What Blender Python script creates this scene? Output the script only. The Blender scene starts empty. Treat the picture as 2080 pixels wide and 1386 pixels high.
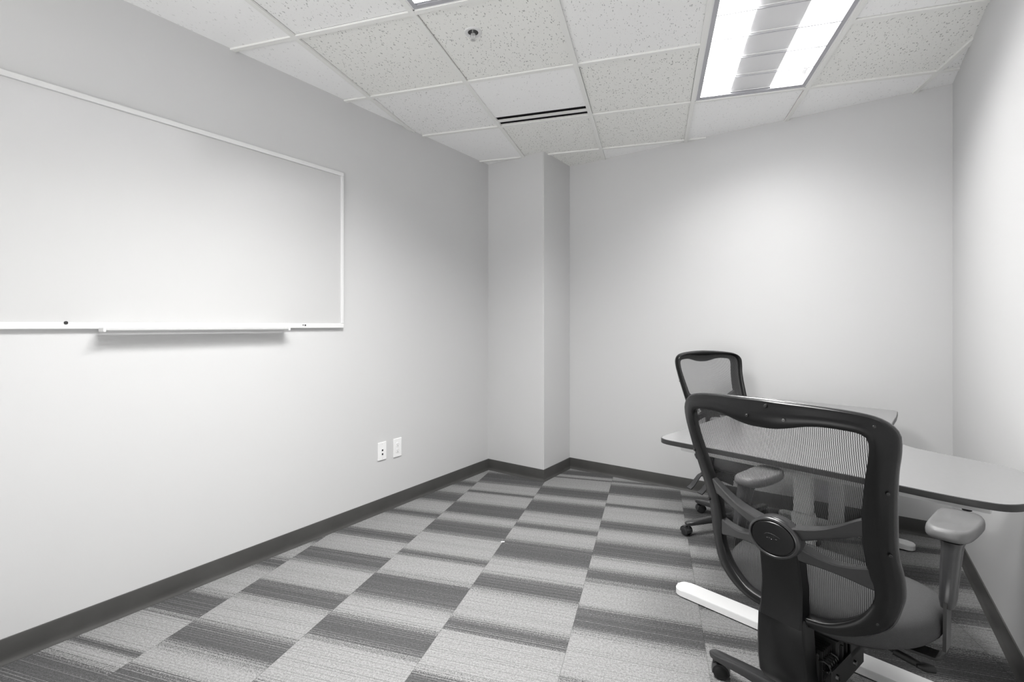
import bpy, bmesh, math, random
from math import sin, cos, pi, radians, sqrt, atan2
from mathutils import Vector, Matrix

scene = bpy.context.scene
C = scene.collection

# ------------------------------------------------------------------ camera
cam_d = bpy.data.cameras.new('camera')
cam_d.sensor_width = 36.0
cam_d.lens = 968.1 / 2080 * 36.0
cam_d.shift_y = -30.5 / 2080
cam_d.clip_start = 0.02
cam = bpy.data.objects.new('camera', cam_d)
C.objects.link(cam)
cam.location = (0, 0, 1.2018)
cam.rotation_euler = (pi / 2, 0, radians(34.994))
scene.camera = cam

# ------------------------------------------------------------------ world and exposure
GROUND_FILL, SKY_LIGHT = 4.2, 0.2
world = bpy.data.worlds.new('world')
scene.world = world
world.use_nodes = True
# added fill through the opening: lower half made brighter to light the ceiling
_t = world.node_tree
_tc = _t.nodes.new('ShaderNodeTexCoord')
_sp = _t.nodes.new('ShaderNodeSeparateXYZ')
_mr = _t.nodes.new('ShaderNodeMapRange')
_mr.inputs['From Min'].default_value = -0.05
_mr.inputs['From Max'].default_value = 0.02
_mr.inputs['To Min'].default_value = GROUND_FILL
_mr.inputs['To Max'].default_value = SKY_LIGHT
_t.links.new(_tc.outputs['Generated'], _sp.inputs[0])
_t.links.new(_sp.outputs[2], _mr.inputs[0])
_t.links.new(_mr.outputs[0], _t.nodes['Background'].inputs[1])
_t.nodes['Background'].inputs[0].default_value = (1.0, 0.995, 0.985, 1)
scene.view_settings.view_transform = 'Standard'
scene.view_settings.look = 'None'
scene.view_settings.gamma = 1.0
scene.view_settings.use_curve_mapping = False
scene.view_settings.exposure = 0.12

LAMP_POWER = (21.0, 54.0)        # watts of each tube bank: fixture over the desk, fixture by the sprinkler
LAMP_SPREAD = 141.0      # degrees, cut off by the parabolic reflector
LENS_GLOW = 1.7          # the diffusing panels themselves

# ------------------------------------------------------------------ room numbers
XL, XR, YB, YF = -2.453, 0.489, 3.585, -1.35
HC = 2.544                       # underside of the ceiling grid
YA, XC = 3.157, -1.9125          # boxed column in the far left corner
GA = radians(18.44)              # building grid against the room walls
G0 = Vector((-1.7192, 2.0118))   # one ceiling grid crossing
GT = 0.6096
E1 = Vector((cos(GA), sin(GA)))
E2 = Vector((-sin(GA), cos(GA)))


def gp(a, b):
    """ceiling grid coordinates -> room"""
    p = G0 + E1 * (a * GT) + E2 * (b * GT)
    return (p.x, p.y)


# ------------------------------------------------------------------ helpers
def link_mesh(name, bm, mats, parent=None, smooth=False, angle=40):
    me = bpy.data.meshes.new(name)
    bmesh.ops.recalc_face_normals(bm, faces=bm.faces)
    bm.to_mesh(me)
    bm.free()
    if not isinstance(mats, (list, tuple)):
        mats = [mats]
    for m in mats:
        me.materials.append(m)
    if smooth:
        for p in me.polygons:
            p.use_smooth = True
        try:
            me.set_sharp_from_angle(angle=radians(angle))
        except Exception:
            pass
    o = bpy.data.objects.new(name, me)
    C.objects.link(o)
    if parent is not None:
        o.parent = parent
    return o


def thing(name, label, cat, loc=(0, 0, 0), rz=0.0, group=None):
    o = bpy.data.objects.new(name, None)
    C.objects.link(o)
    o.empty_display_size = 0.1
    o.location = loc
    o.rotation_euler = (0, 0, rz)
    o['label'] = label
    o['category'] = cat
    if group:
        o['group'] = group
    return o


def tag(o, label, cat, group=None):
    o['label'] = label
    o['category'] = cat
    if group:
        o['group'] = group
    return o


def struct(name, bm, mats, **k):
    o = link_mesh(name, bm, mats, **k)
    o['kind'] = 'structure'
    return o


def bx(bm, x0, x1, y0, y1, z0, z1, bevel=0.0, M=None, mat=0, seg=2):
    vs = [bm.verts.new(v) for v in ((x0, y0, z0), (x1, y0, z0), (x1, y1, z0), (x0, y1, z0),
                                    (x0, y0, z1), (x1, y0, z1), (x1, y1, z1), (x0, y1, z1))]
    fs = [bm.faces.new([vs[i] for i in f]) for f in
          ((3, 2, 1, 0), (4, 5, 6, 7), (0, 1, 5, 4), (1, 2, 6, 5), (2, 3, 7, 6), (3, 0, 4, 7))]
    for f in fs:
        f.material_index = mat
    if bevel > 0:
        es = list({e for f in fs for e in f.edges})
        r = bmesh.ops.bevel(bm, geom=es, offset=bevel, segments=seg, affect='EDGES', profile=0.5)
        for f in r['faces']:
            f.material_index = mat
        vs = list({v for f in r['faces'] for v in f.verts} | {v for v in vs if v.is_valid})
    if M is not None:
        bmesh.ops.transform(bm, matrix=M, verts=[v for v in vs if v.is_valid])
    return vs


def cyl(bm, p0, p1, r0, r1=None, n=20, mat=0, cap=True):
    p0, p1 = Vector(p0), Vector(p1)
    if r1 is None:
        r1 = r0
    d = (p1 - p0).normalized()
    a = d.orthogonal().normalized()
    b = d.cross(a)
    A = [bm.verts.new(p0 + (a * cos(2 * pi * i / n) + b * sin(2 * pi * i / n)) * r0) for i in range(n)]
    B = [bm.verts.new(p1 + (a * cos(2 * pi * i / n) + b * sin(2 * pi * i / n)) * r1) for i in range(n)]
    for i in range(n):
        f = bm.faces.new((A[i], A[(i + 1) % n], B[(i + 1) % n], B[i]))
        f.material_index = mat
    if cap:
        bm.faces.new(A[::-1]).material_index = mat
        bm.faces.new(B).material_index = mat


def lathe(bm, prof, centre=(0, 0, 0), n=28, M=None, mat=0):
    """prof: (r, z) list, revolved about z"""
    cx, cy, cz = centre
    rings = []
    for r, z in prof:
        if r < 1e-6:
            rings.append([bm.verts.new((cx, cy, cz + z))])
        else:
            rings.append([bm.verts.new((cx + r * cos(2 * pi * i / n), cy + r * sin(2 * pi * i / n), cz + z)) for i in range(n)])
    for A, B in zip(rings[:-1], rings[1:]):
        for i in range(n):
            j = (i + 1) % n
            a, b = (A[i], A[j]) if len(A) > 1 else (A[0], None), (B[i], B[j]) if len(B) > 1 else (B[0], None)
            q = [v for v in (a[0], a[1], b[1], b[0]) if v is not None]
            if len(q) >= 3:
                bm.faces.new(q).material_index = mat
    if M is not None:
        bmesh.ops.transform(bm, matrix=M, verts=[v for r in rings for v in r])


def loft(bm, loops, closed=True, cap=True, mat=0):
    """skin a list of vertex-position loops"""
    R = [[bm.verts.new(p) for p in L] for L in loops]
    n = len(R[0])
    for A, B in zip(R[:-1], R[1:]):
        for i in range(n if closed else n - 1):
            j = (i + 1) % n
            bm.faces.new((A[i], A[j], B[j], B[i])).material_index = mat
    if cap and closed:
        bm.faces.new(R[0][::-1]).material_index = mat
        bm.faces.new(R[-1]).material_index = mat
    return R


def prism(bm, poly, z0, z1, mat_top=0, mat_side=0, mat_bot=0):
    B = [bm.verts.new((x, y, z0)) for x, y in poly]
    T = [bm.verts.new((x, y, z1)) for x, y in poly]
    bm.faces.new(T).material_index = mat_top
    bm.faces.new(B[::-1]).material_index = mat_bot
    n = len(poly)
    for i in range(n):
        j = (i + 1) % n
        bm.faces.new((B[i], B[j], T[j], T[i])).material_index = mat_side
    return B, T


def tube(bm, pts, r, n=10, mat=0, flat=None):
    """swept tube through pts; r a number or a list; flat=(scale_a, scale_b)"""
    P = [Vector(p) for p in pts]
    rings = []
    prev = None
    for i, p in enumerate(P):
        d = (P[min(i + 1, len(P) - 1)] - P[max(i - 1, 0)]).normalized()
        if prev is None:
            a = d.cross(Vector((0, 0, 1)))
            if a.length < 1e-3:
                a = d.cross(Vector((0, 1, 0)))
            a.normalize()
        else:
            a = (prev - d * prev.dot(d)).normalized()
        prev = a
        b = d.cross(a)
        rr = r[i] if isinstance(r, (list, tuple)) else r
        fa, fb = flat or (1, 1)
        rings.append([p + a * cos(2 * pi * k / n) * rr * fa + b * sin(2 * pi * k / n) * rr * fb for k in range(n)])
    loft(bm, rings, mat=mat)


def catmull(P, m=8, closed=False):
    out = []
    n = len(P)
    rng = range(n) if closed else range(n - 1)
    for i in rng:
        if closed:
            a, b, c, d = P[(i - 1) % n], P[i], P[(i + 1) % n], P[(i + 2) % n]
        else:
            a, b, c, d = P[max(i - 1, 0)], P[i], P[i + 1], P[min(i + 2, n - 1)]
        for k in range(m):
            t = k / m
            out.append(tuple(.5 * (2 * b[j] + (c[j] - a[j]) * t + (2 * a[j] - 5 * b[j] + 4 * c[j] - d[j]) * t * t
                             + (3 * b[j] - a[j] - 3 * c[j] + d[j]) * t ** 3) for j in range(len(b))))
    if not closed:
        out.append(tuple(P[-1]))
    return out


# ------------------------------------------------------------------ materials
class N:
    def __init__(s, name):
        s.m = bpy.data.materials.new(name)
        s.m.use_nodes = True
        s.t = s.m.node_tree
        s.b = s.t.nodes['Principled BSDF']

    def n(s, typ, **kw):
        nd = s.t.nodes.new(typ)
        for k, v in kw.items():
            if k.startswith('i_'):
                nd.inputs[k[2:].replace('_', ' ')].default_value = v
            else:
                setattr(nd, k, v)
        return nd

    def l(s, a, b):
        s.t.links.new(a, b)

    def math(s, op, a, b=None, c=None, clamp=False):
        nd = s.t.nodes.new('ShaderNodeMath')
        nd.operation = op
        nd.use_clamp = clamp
        for i, v in enumerate((a, b, c)):
            if v is None:
                continue
            if isinstance(v, (int, float)):
                nd.inputs[i].default_value = v
            else:
                s.l(v, nd.inputs[i])
        return nd.outputs[0]

    def mix(s, f, a, b):
        nd = s.t.nodes.new('ShaderNodeMix')
        nd.data_type = 'RGBA'
        for sock, v in ((nd.inputs[0], f), (nd.inputs[6], a), (nd.inputs[7], b)):
            if isinstance(v, (int, float)):
                sock.default_value = v
            elif isinstance(v, tuple):
                sock.default_value = v
            else:
                s.l(v, sock)
        return nd.outputs[2]

    def bump(s, h, strength=0.2, dist=0.01):
        nd = s.n('ShaderNodeBump')
        nd.inputs['Strength'].default_value = strength
        nd.inputs['Distance'].default_value = dist
        s.l(h, nd.inputs['Height'])
        s.l(nd.outputs[0], s.b.inputs['Normal'])


def g4(v, w=0.0):
    if isinstance(v, tuple):
        return v + (1,)
    return (v * (1 + w), v, v * (1 - w), 1)


def plain(name, col, rough=0.5, metal=0.0, noise=0.0, nscale=40, bump=0.0, bscale=400, spec=0.5, coat=0.0):
    q = N(name)
    q.b.inputs['Roughness'].default_value = rough
    q.b.inputs['Metallic'].default_value = metal
    q.b.inputs['Specular IOR Level'].default_value = spec
    q.b.inputs['Coat Weight'].default_value = coat
    q.b.inputs['Coat Roughness'].default_value = 0.28
    tc = q.n('ShaderNodeTexCoord')
    nz = q.n('ShaderNodeTexNoise')
    nz.inputs['Scale'].default_value = nscale
    nz.inputs['Detail'].default_value = 4
    q.l(tc.outputs['Object'], nz.inputs['Vector'])
    c = g4(col)
    lo = tuple(v * (1 - noise) for v in c[:3]) + (1,)
    hi = tuple(min(1, v * (1 + noise)) for v in c[:3]) + (1,)
    q.l(q.mix(nz.outputs[0], lo, hi), q.b.inputs['Base Color'])
    if bump:
        n2 = q.n('ShaderNodeTexNoise')
        n2.inputs['Scale'].default_value = bscale
        n2.inputs['Detail'].default_value = 3
        q.l(tc.outputs['Object'], n2.inputs['Vector'])
        q.bump(n2.outputs[0], bump, 0.002)
    return q.m


M = {}
M['wall'] = plain('painted_wall', (0.61, 0.61, 0.6118), rough=0.42, noise=0.012, nscale=1.7, bump=0.05, bscale=260, spec=0.4)
M['base'] = plain('vinyl_cove_base', (0.062, 0.061, 0.059), rough=0.42, noise=0.25, nscale=7, bump=0.05, bscale=60)
M['grid'] = plain('ceiling_grid_paint', (0.84, 0.84, 0.82), rough=0.45)
M['white'] = plain('white_powder_coat', (0.80, 0.80, 0.80), rough=0.4)
M['plastic'] = plain('black_moulded_plastic', (0.0045, 0.0045, 0.0048), rough=0.29, noise=0.15, nscale=30, bump=0.05, bscale=900, spec=0.34)
M['plastic_sat'] = plain('grey_black_satin_plastic', (0.024, 0.024, 0.025), rough=0.25, noise=0.15, nscale=30, bump=0.05, bscale=700, coat=0.35)
M['plastic_dark'] = plain('matt_black_plastic', (0.010, 0.010, 0.010), rough=0.5)
M['pad'] = plain('soft_armrest_urethane', (0.13, 0.13, 0.131), rough=0.42, noise=0.1, nscale=20, bump=0.1, bscale=500)
M['seat'] = plain('charcoal_seat_fabric', (0.050, 0.050, 0.051), rough=0.85, noise=0.2, nscale=300, bump=0.5, bscale=900)
M['steel'] = plain('dark_steel', (0.10, 0.10, 0.10), rough=0.3, metal=1.0)
M['bar'] = plain('black_enamelled_steel', (0.02, 0.02, 0.02), rough=0.22)
M['chrome'] = plain('chrome', (0.75, 0.75, 0.75), rough=0.12, metal=1.0)
M['top'] = plain('grey_laminate', (0.20, 0.20, 0.202), rough=0.22, noise=0.04, nscale=60, bump=0.03, bscale=500, spec=0.8, coat=0.6)
M['edge'] = plain('black_edge_band', (0.018, 0.018, 0.018), rough=0.35)
M['alu'] = plain('satin_white_aluminium', (0.72, 0.72, 0.72), rough=0.35)
M['outlet'] = plain('white_wall_plate', (0.86, 0.86, 0.86), rough=0.3)
M['dark'] = plain('black_void', (0.006, 0.006, 0.007), rough=0.7)
M['slot'] = plain('black_diffuser_metal', (0.012, 0.012, 0.014), rough=0.45)
M['paper'] = plain('white_paper', (0.8, 0.8, 0.8), rough=0.8)
M['reveal'] = plain('shade_grey_metal', (0.42, 0.42, 0.45), rough=0.35)  # unlit look of frame and blade edges put into the grey
M['reflector'] = plain('white_reflector_enamel', (0.86, 0.86, 0.86), rough=0.4)
M['louver'] = plain('clear_white_louver', (0.80, 0.80, 0.80), rough=0.3)
M['basket'] = plain('perforated_lamp_basket', (0.78, 0.78, 0.79), rough=0.5)

# whiteboard: glossy porcelain
q = N('porcelain_whiteboard')
q.b.inputs['Base Color'].default_value = (0.55, 0.55, 0.55, 1)
q.b.inputs['Roughness'].default_value = 0.2
q.b.inputs['Specular IOR Level'].default_value = 0.6
tc = q.n('ShaderNodeTexCoord')
nz = q.n('ShaderNodeTexNoise')
nz.inputs['Scale'].default_value = 2.2
nz.inputs['Detail'].default_value = 1
q.l(tc.outputs['Object'], nz.inputs['Vector'])
q.bump(nz.outputs[0], 0.25, 0.02)
M['board'] = q.m

# lamp lens
q = N('lamp_diffuser')
q.b.inputs['Base Color'].default_value = (0.9, 0.9, 0.9, 1)
q.b.inputs['Emission Color'].default_value = (1, 0.995, 0.98, 1)
q.b.inputs['Emission Strength'].default_value = LENS_GLOW
M['lens'] = q.m


def tile_mat(name, col, dens, dark, pin):
    """mineral fibre tile: long worm fissures plus pin holes, aligned to the ceiling grid"""
    q = N(name)
    q.b.inputs['Roughness'].default_value = 0.9
    q.b.inputs['Specular IOR Level'].default_value = 0.1
    tc = q.n('ShaderNodeTexCoord')
    mp = q.n('ShaderNodeMapping')
    mp.inputs['Rotation'].default_value = (0, 0, -GA)
    mp.inputs['Scale'].default_value = (1, 1, 1)
    q.l(tc.outputs['Object'], mp.inputs['Vector'])
    # warp
    w = q.n('ShaderNodeTexNoise')
    w.inputs['Scale'].default_value = 60
    q.l(mp.outputs[0], w.inputs['Vector'])
    vm = q.n('ShaderNodeVectorMath', operation='MULTIPLY_ADD')
    q.l(w.outputs['Color'], vm.inputs[0])
    vm.inputs[1].default_value = (0.016, 0.016, 0)
    q.l(mp.outputs[0], vm.inputs[2])
    sc = q.n('ShaderNodeMapping')
    sc.inputs['Scale'].default_value = (200, 66, 1)
    q.l(vm.outputs[0], sc.inputs['Vector'])
    vo = q.n('ShaderNodeTexVoronoi')
    vo.inputs['Scale'].default_value = 1.0
    q.l(sc.outputs[0], vo.inputs['Vector'])
    # only some cells carry a fissure
    sep = q.n('ShaderNodeSeparateColor')
    q.l(vo.outputs['Color'], sep.inputs[0])
    has = q.math('LESS_THAN', sep.outputs[0], dens)
    size = q.math('MULTIPLY', sep.outputs[1], 0.34)
    inside = q.math('LESS_THAN', vo.outputs['Distance'], q.math('ADD', size, 0.10))
    fis = q.math('MULTIPLY', has, inside)
    # pin holes
    v2 = q.n('ShaderNodeTexVoronoi')
    v2.inputs['Scale'].default_value = 190
    q.l(mp.outputs[0], v2.inputs['Vector'])
    s2 = q.n('ShaderNodeSeparateColor')
    q.l(v2.outputs['Color'], s2.inputs[0])
    p = q.math('MULTIPLY', q.math('LESS_THAN', s2.outputs[0], pin), q.math('LESS_THAN', v2.outputs['Distance'], 0.22))
    ink = q.math('MAXIMUM', fis, q.math('MULTIPLY', p, 0.6))
    c = g4(col)
    dk = tuple(v * dark for v in c[:3]) + (1,)
    q.l(q.mix(ink, c, dk), q.b.inputs['Base Color'])
    q.bump(q.math('SUBTRACT', 1.0, ink), 0.3, 0.002)
    return q.m


M['tile_old'] = tile_mat('fissured_tile_old', (0.86, 0.86, 0.835), 0.36, 0.48, 0.12)
M['tile_mid'] = tile_mat('fissured_tile', (0.90, 0.90, 0.895), 0.30, 0.60, 0.10)
M['tile_new'] = tile_mat('fine_pin_tile', (0.94, 0.94, 0.94), 0.16, 0.78, 0.14)

# carpet: 0.495 m tiles in columns, bands dithered by yarn lines
CT = 0.495
CB = 0.185                      # a column border
cols = {
    'Z': [(2.60, 2.42), (2.31, 2.22), (2.024, 1.916), (1.675, 1.501), (1.296, 1.258), (1.204, 1.02), (0.86, 0.70), (0.50, 0.32)],
    'A': [(3.436, 3.325), (3.178, 2.99), (2.804, 2.71), (2.473, 2.357), (2.193, 2.044), (1.835, 1.697), (1.506, 1.354), (1.247, 1.06), (0.88, 0.70), (0.50, 0.36)],
    'B': [(3.95, 3.87), (3.70, 3.45), (3.274, 3.219), (3.037, 2.826), (2.718, 2.535), (2.30, 2.24), (2.055, 1.846), (1.703, 1.542), (1.30, 1.12), (0.90, 0.72)],
    'C': [(3.95, 3.80), (3.762, 3.725), (3.494, 3.313), (3.211, 2.992), (2.822, 2.74), (2.573, 2.353), (2.187, 2.043), (1.821, 1.737), (1.50, 1.30), (1.10, 0.95)],
    'D': [(3.775, 3.725), (3.68, 3.464), (3.287, 3.22), (2.983, 2.848), (2.696, 2.505), (2.378, 2.26), (2.042, 1.879), (1.60, 1.45), (1.25, 1.08), (0.80, 0.70)],
    'E': [(3.60, 3.50), (3.36, 3.16), (2.95, 2.78), (2.66, 2.55), (2.36, 2.17), (2.02, 1.93), (1.74, 1.55), (1.36, 1.22)],
    'F': [(3.50, 3.30), (3.12, 3.04), (2.86, 2.66), (2.50, 2.36), (2.16, 1.96), (1.80, 1.70), (1.50, 1.30)],
}
order = ['Z', 'A', 'B', 'C', 'D', 'E', 'F']
q = N('carpet_tiles')
q.b.inputs['Roughness'].default_value = 0.95
q.b.inputs['Specular IOR Level'].default_value = 0.05
tc = q.n('ShaderNodeTexCoord')
mp = q.n('ShaderNodeMapping', vector_type='TEXTURE')
mp.inputs['Rotation'].default_value = (0, 0, GA)
q.l(tc.outputs['Object'], mp.inputs['Vector'])
sep = q.n('ShaderNodeSeparateXYZ')
q.l(mp.outputs[0], sep.inputs[0])
X_, Y_ = sep.outputs[0], sep.outputs[1]
col = q.math('FLOOR', q.math('DIVIDE', q.math('SUBTRACT', X_, CB), CT))     # E = 0, D = -1 ...
Y0, Y1 = 0.0, 4.6
yn = q.math('DIVIDE', q.math('SUBTRACT', Y_, Y0), Y1 - Y0)
dens = None
for i, k in enumerate(order):
    bands = sorted(cols[k], key=lambda b: b[1])
    both = None
    for part in (bands[:5], bands[5:]):
        if not part:
            continue
        r = q.n('ShaderNodeValToRGB')
        el = r.color_ramp.elements
        while len(el) > 1:
            el.remove(el[-1])
        el[0].position = 0.0
        el[0].color = (0, 0, 0, 1)
        last = 0.0
        for hi, lo in part:
            w = min(0.042, (hi - lo) * 0.42)
            for y, v in ((lo - w, 0.0), (lo + w, 1.0), (hi - w, 1.0), (hi + w, 0.0)):
                pz = max((y - Y0) / (Y1 - Y0), last + 0.0004)
                last = pz
                e = el.new(min(1.0, pz))
                e.color = (v, v, v, 1)
        q.l(yn, r.inputs[0])
        both = r.outputs[0] if both is None else q.math('MAXIMUM', both, r.outputs[0])
    idx = i - 5
    if i == 0:
        sel = q.math('LESS_THAN', col, idx + 0.5)
    elif i == len(order) - 1:
        sel = q.math('GREATER_THAN', col, idx - 0.5)
    else:
        sel = q.math('COMPARE', col, float(idx), 0.4)
    term = q.math('MULTIPLY', sel, both)
    dens = term if dens is None else q.math('ADD', dens, term)
# yarn lines along x'
line = q.math('FLOOR', q.math('DIVIDE', Y_, 0.0037))
cmb = q.n('ShaderNodeCombineXYZ')
q.l(line, cmb.inputs[0])
q.l(col, cmb.inputs[1])
wn = q.n('ShaderNodeTexWhiteNoise', noise_dimensions='2D')
q.l(cmb.outputs[0], wn.inputs['Vector'])
fz = q.n('ShaderNodeTexNoise')
fz.inputs['Scale'].default_value = 210
fz.inputs['Detail'].default_value = 1
q.l(mp.outputs[0], fz.inputs['Vector'])
thr = q.math('ADD', q.math('MULTIPLY_ADD', wn.outputs['Value'], 0.46, 0.02), q.math('MULTIPLY_ADD', fz.outputs[0], 1.3, -0.39))
darkness = q.math('MULTIPLY_ADD', q.math('SUBTRACT', dens, thr), 2.6, 0.5, clamp=True)
# evenly pitched single yarns of the other tone, each with its own strength
PY = 0.0112
pl = q.math('DIVIDE', q.math('ADD', Y_, q.math('MULTIPLY', col, 0.0037)), PY)
l2 = q.math('FLOOR', pl)
cm2 = q.n('ShaderNodeCombineXYZ')
q.l(l2, cm2.inputs[0])
q.l(q.math('ADD', col, 37.0), cm2.inputs[1])
wn2 = q.n('ShaderNodeTexWhiteNoise', noise_dimensions='2D')
q.l(cm2.outputs[0], wn2.inputs['Vector'])
yarn = q.math('LESS_THAN', q.math('FRACT', pl), 0.26)
# strongest where a band begins or ends
near_edge = q.math('SUBTRACT', 1.0, q.math('ABSOLUTE', q.math('MULTIPLY_ADD', dens, 2.0, -1.0)))
stg = q.math('MULTIPLY_ADD', near_edge, 0.35, q.math('MULTIPLY', q.math('POWER', wn2.outputs['Value'], 1.6), 0.50))
flip = q.math('MULTIPLY', yarn, stg)
darkness = q.math('ABSOLUTE', q.math('SUBTRACT', darkness, flip))
# loops
nz = q.n('ShaderNodeTexNoise')
nz.inputs['Scale'].default_value = 330
nz.inputs['Detail'].default_value = 2
q.l(mp.outputs[0], nz.inputs['Vector'])
nz2 = q.n('ShaderNodeTexNoise')
nz2.inputs['Scale'].default_value = 120
q.l(mp.outputs[0], nz2.inputs['Vector'])
base = q.mix(darkness, (0.245, 0.245, 0.244, 1), (0.075, 0.075, 0.076, 1))
loop = q.math('MULTIPLY_ADD', q.math('SUBTRACT', nz.outputs[0], 0.5), 1.5, 1.0)
loop = q.math('MULTIPLY_ADD', q.math('SUBTRACT', nz2.outputs[0], 0.5), 0.9, loop)
# cut seams between columns
fx = q.math('FRACT', q.math('DIVIDE', q.math('SUBTRACT', X_, CB), CT))
seam = q.math('LESS_THAN', q.math('MINIMUM', fx, q.math('SUBTRACT', 1.0, fx)), 0.003)
loop = q.math('MULTIPLY', loop, q.math('MULTIPLY_ADD', seam, -0.25, 1.0))
vs = q.n('ShaderNodeVectorMath', operation='SCALE')
q.l(base, vs.inputs[0])
q.l(loop, vs.inputs['Scale'])
q.l(vs.outputs[0], q.b.inputs['Base Color'])
q.bump(nz.outputs[0], 0.6, 0.004)
M['carpet'] = q.m

# mesh fabric of the chair backs: threads drawn in the sheet's own metre UVs
def mesh_fabric(name, pitch=0.0038, cover=0.37):
    q = N(name)
    q.b.inputs['Base Color'].default_value = (0.055, 0.055, 0.056, 1)
    q.b.inputs['Roughness'].default_value = 0.45
    uv = q.n('ShaderNodeUVMap')
    sep = q.n('ShaderNodeSeparateXYZ')
    q.l(uv.outputs[0], sep.inputs[0])
    # ribs wander a little
    ph = q.math('DIVIDE', sep.outputs[0], pitch)
    wob = q.math('MULTIPLY', q.math('SINE', q.math('MULTIPLY', sep.outputs[1], 2 * pi / 0.0085)), 0.05)
    rib = q.math('ABSOLUTE', q.math('SUBTRACT', q.math('FRACT', q.math('ADD', ph, wob)), 0.5))
    ribs = q.math('LESS_THAN', rib, cover * 0.5)
    # staggered cross threads
    row = q.math('DIVIDE', sep.outputs[1], 0.0034)
    par = q.math('MULTIPLY', q.math('MODULO', q.math('ABSOLUTE', q.math('FLOOR', ph)), 2.0), 0.5)
    crs = q.math('LESS_THAN', q.math('FRACT', q.math('ADD', row, par)), 0.18)
    al = q.math('MAXIMUM', ribs, crs)
    tr = q.n('ShaderNodeBsdfTransparent')
    mx = q.n('ShaderNodeMixShader')
    q.l(al, mx.inputs[0])
    q.l(tr.outputs[0], mx.inputs[1])
    q.l(q.b.outputs[0], mx.inputs[2])
    q.l(mx.outputs[0], q.t.nodes['Material Output'].inputs[0])
    return q.m


M['mesh'] = mesh_fabric('chair_mesh_fabric')

# ------------------------------------------------------------------ room shell
T = 0.12
bm = bmesh.new(); bx(bm, XL - T, XR + T, YF - T, YB + T, -0.1, 0.0)
struct('floor', bm, M['carpet'])
HT = 2.72
bm = bmesh.new(); bx(bm, XL - T, XL, YF - T, YB + T, 0, HT); struct('wall_left', bm, M['wall'])
bm = bmesh.new(); bx(bm, XR, XR + T, YF - T, YB + T, 0, HT); struct('wall_right', bm, M['wall'])
bm = bmesh.new(); bx(bm, XL, XR, YB, YB + T, 0, HT); struct('wall_back', bm, M['wall'])
# wall behind the camera; its unseen wide opening is added to let daylight in
bm = bmesh.new()
bx(bm, XL, -2.05, YF - T, YF, 0, HT)
bx(bm, 0.15, XR, YF - T, YF, 0, HT)
bx(bm, -2.05, 0.15, YF - T, YF, 2.25, HT)
struct('wall_front', bm, M['wall'])
bm = bmesh.new()
for x0 in (-2.05, -0.975, 0.11):
    bx(bm, x0, x0 + 0.04, YF - 0.08, YF - 0.04, 0, 2.25)
bx(bm, -2.01, 0.11, YF - 0.08, YF - 0.04, 2.21, 2.25)
struct('added_window_1', bm, M['steel'])  # frame bars of the added opening, out of view
bm = bmesh.new(); bx(bm, XL, XC, YA, YB, 0, 2.60)
es = [e for e in bm.edges if abs(e.verts[0].co.x - XC) < 1e-4 and abs(e.verts[1].co.x - XC) < 1e-4
      and abs(e.verts[0].co.y - YA) < 1e-4 and abs(e.verts[1].co.y - YA) < 1e-4]
bmesh.ops.bevel(bm, geom=es, offset=0.006, segments=3, affect='EDGES')
struct('wall_column', bm, M['wall'], smooth=True, angle=50)


def cove_base(name, a, b, nrm, m0=0, m1=0):
    """vinyl cove base from a to b standing off along nrm; m0, m1 mitre signs (+1 extends, -1 trims)"""
    prof = [(0.0, 0.0), (0.014, 0.0), (0.0135, 0.003), (0.009, 0.009), (0.0065, 0.018), (0.006, 0.030), (0.006, 0.084), (0.0045, 0.0895), (0.0, 0.0902)]
    a, b = Vector(a), Vector(b)
    d = (b - a).normalized()
    n = Vector(nrm)
    bm = bmesh.new()
    loops = []
    for p, sg in ((a, -m0), (b, m1)):
        loops.append([Vector((p.x, p.y, 0)) + Vector((n.x, n.y, 0)) * o + Vector((d.x, d.y, 0)) * (sg * o) + Vector((0, 0, z)) for o, z in prof])
    loft(bm, loops)
    o = struct(name, bm, M['base'], smooth=True, angle=35)
    return o


cove_base('baseboard_left', (XL, YF), (XL, YA), (1, 0), -1, -1)
cove_base('baseboard_column_front', (XL, YA), (XC, YA), (0, -1), -1, 1)
cove_base('baseboard_column_side', (XC, YA), (XC, YB), (1, 0), 1, -1)
cove_base('baseboard_back', (XC, YB), (XR, YB), (0, -1), -1, -1)
cove_base('baseboard_right', (XR, YB), (XR, YF), (-1, 0), -1, -1)


# ------------------------------------------------------------------ ceiling
def clip(poly, x0, x1, y0, y1):
    def cut(P, f):
        out = []
        for i in range(len(P)):
            a, b = P[i - 1], P[i]
            fa, fb = f(a), f(b)
            if (fa >= 0) != (fb >= 0):
                t = fa / (fa - fb)
                out.append((a[0] + (b[0] - a[0]) * t, a[1] + (b[1] - a[1]) * t))
            if fb >= 0:
                out.append(b)
        return out
    for f in (lambda p: p[0] - x0, lambda p: x1 - p[0], lambda p: p[1] - y0, lambda p: y1 - p[1]):
        if not poly:
            return []
        poly = cut(poly, f)
    return poly


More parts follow.
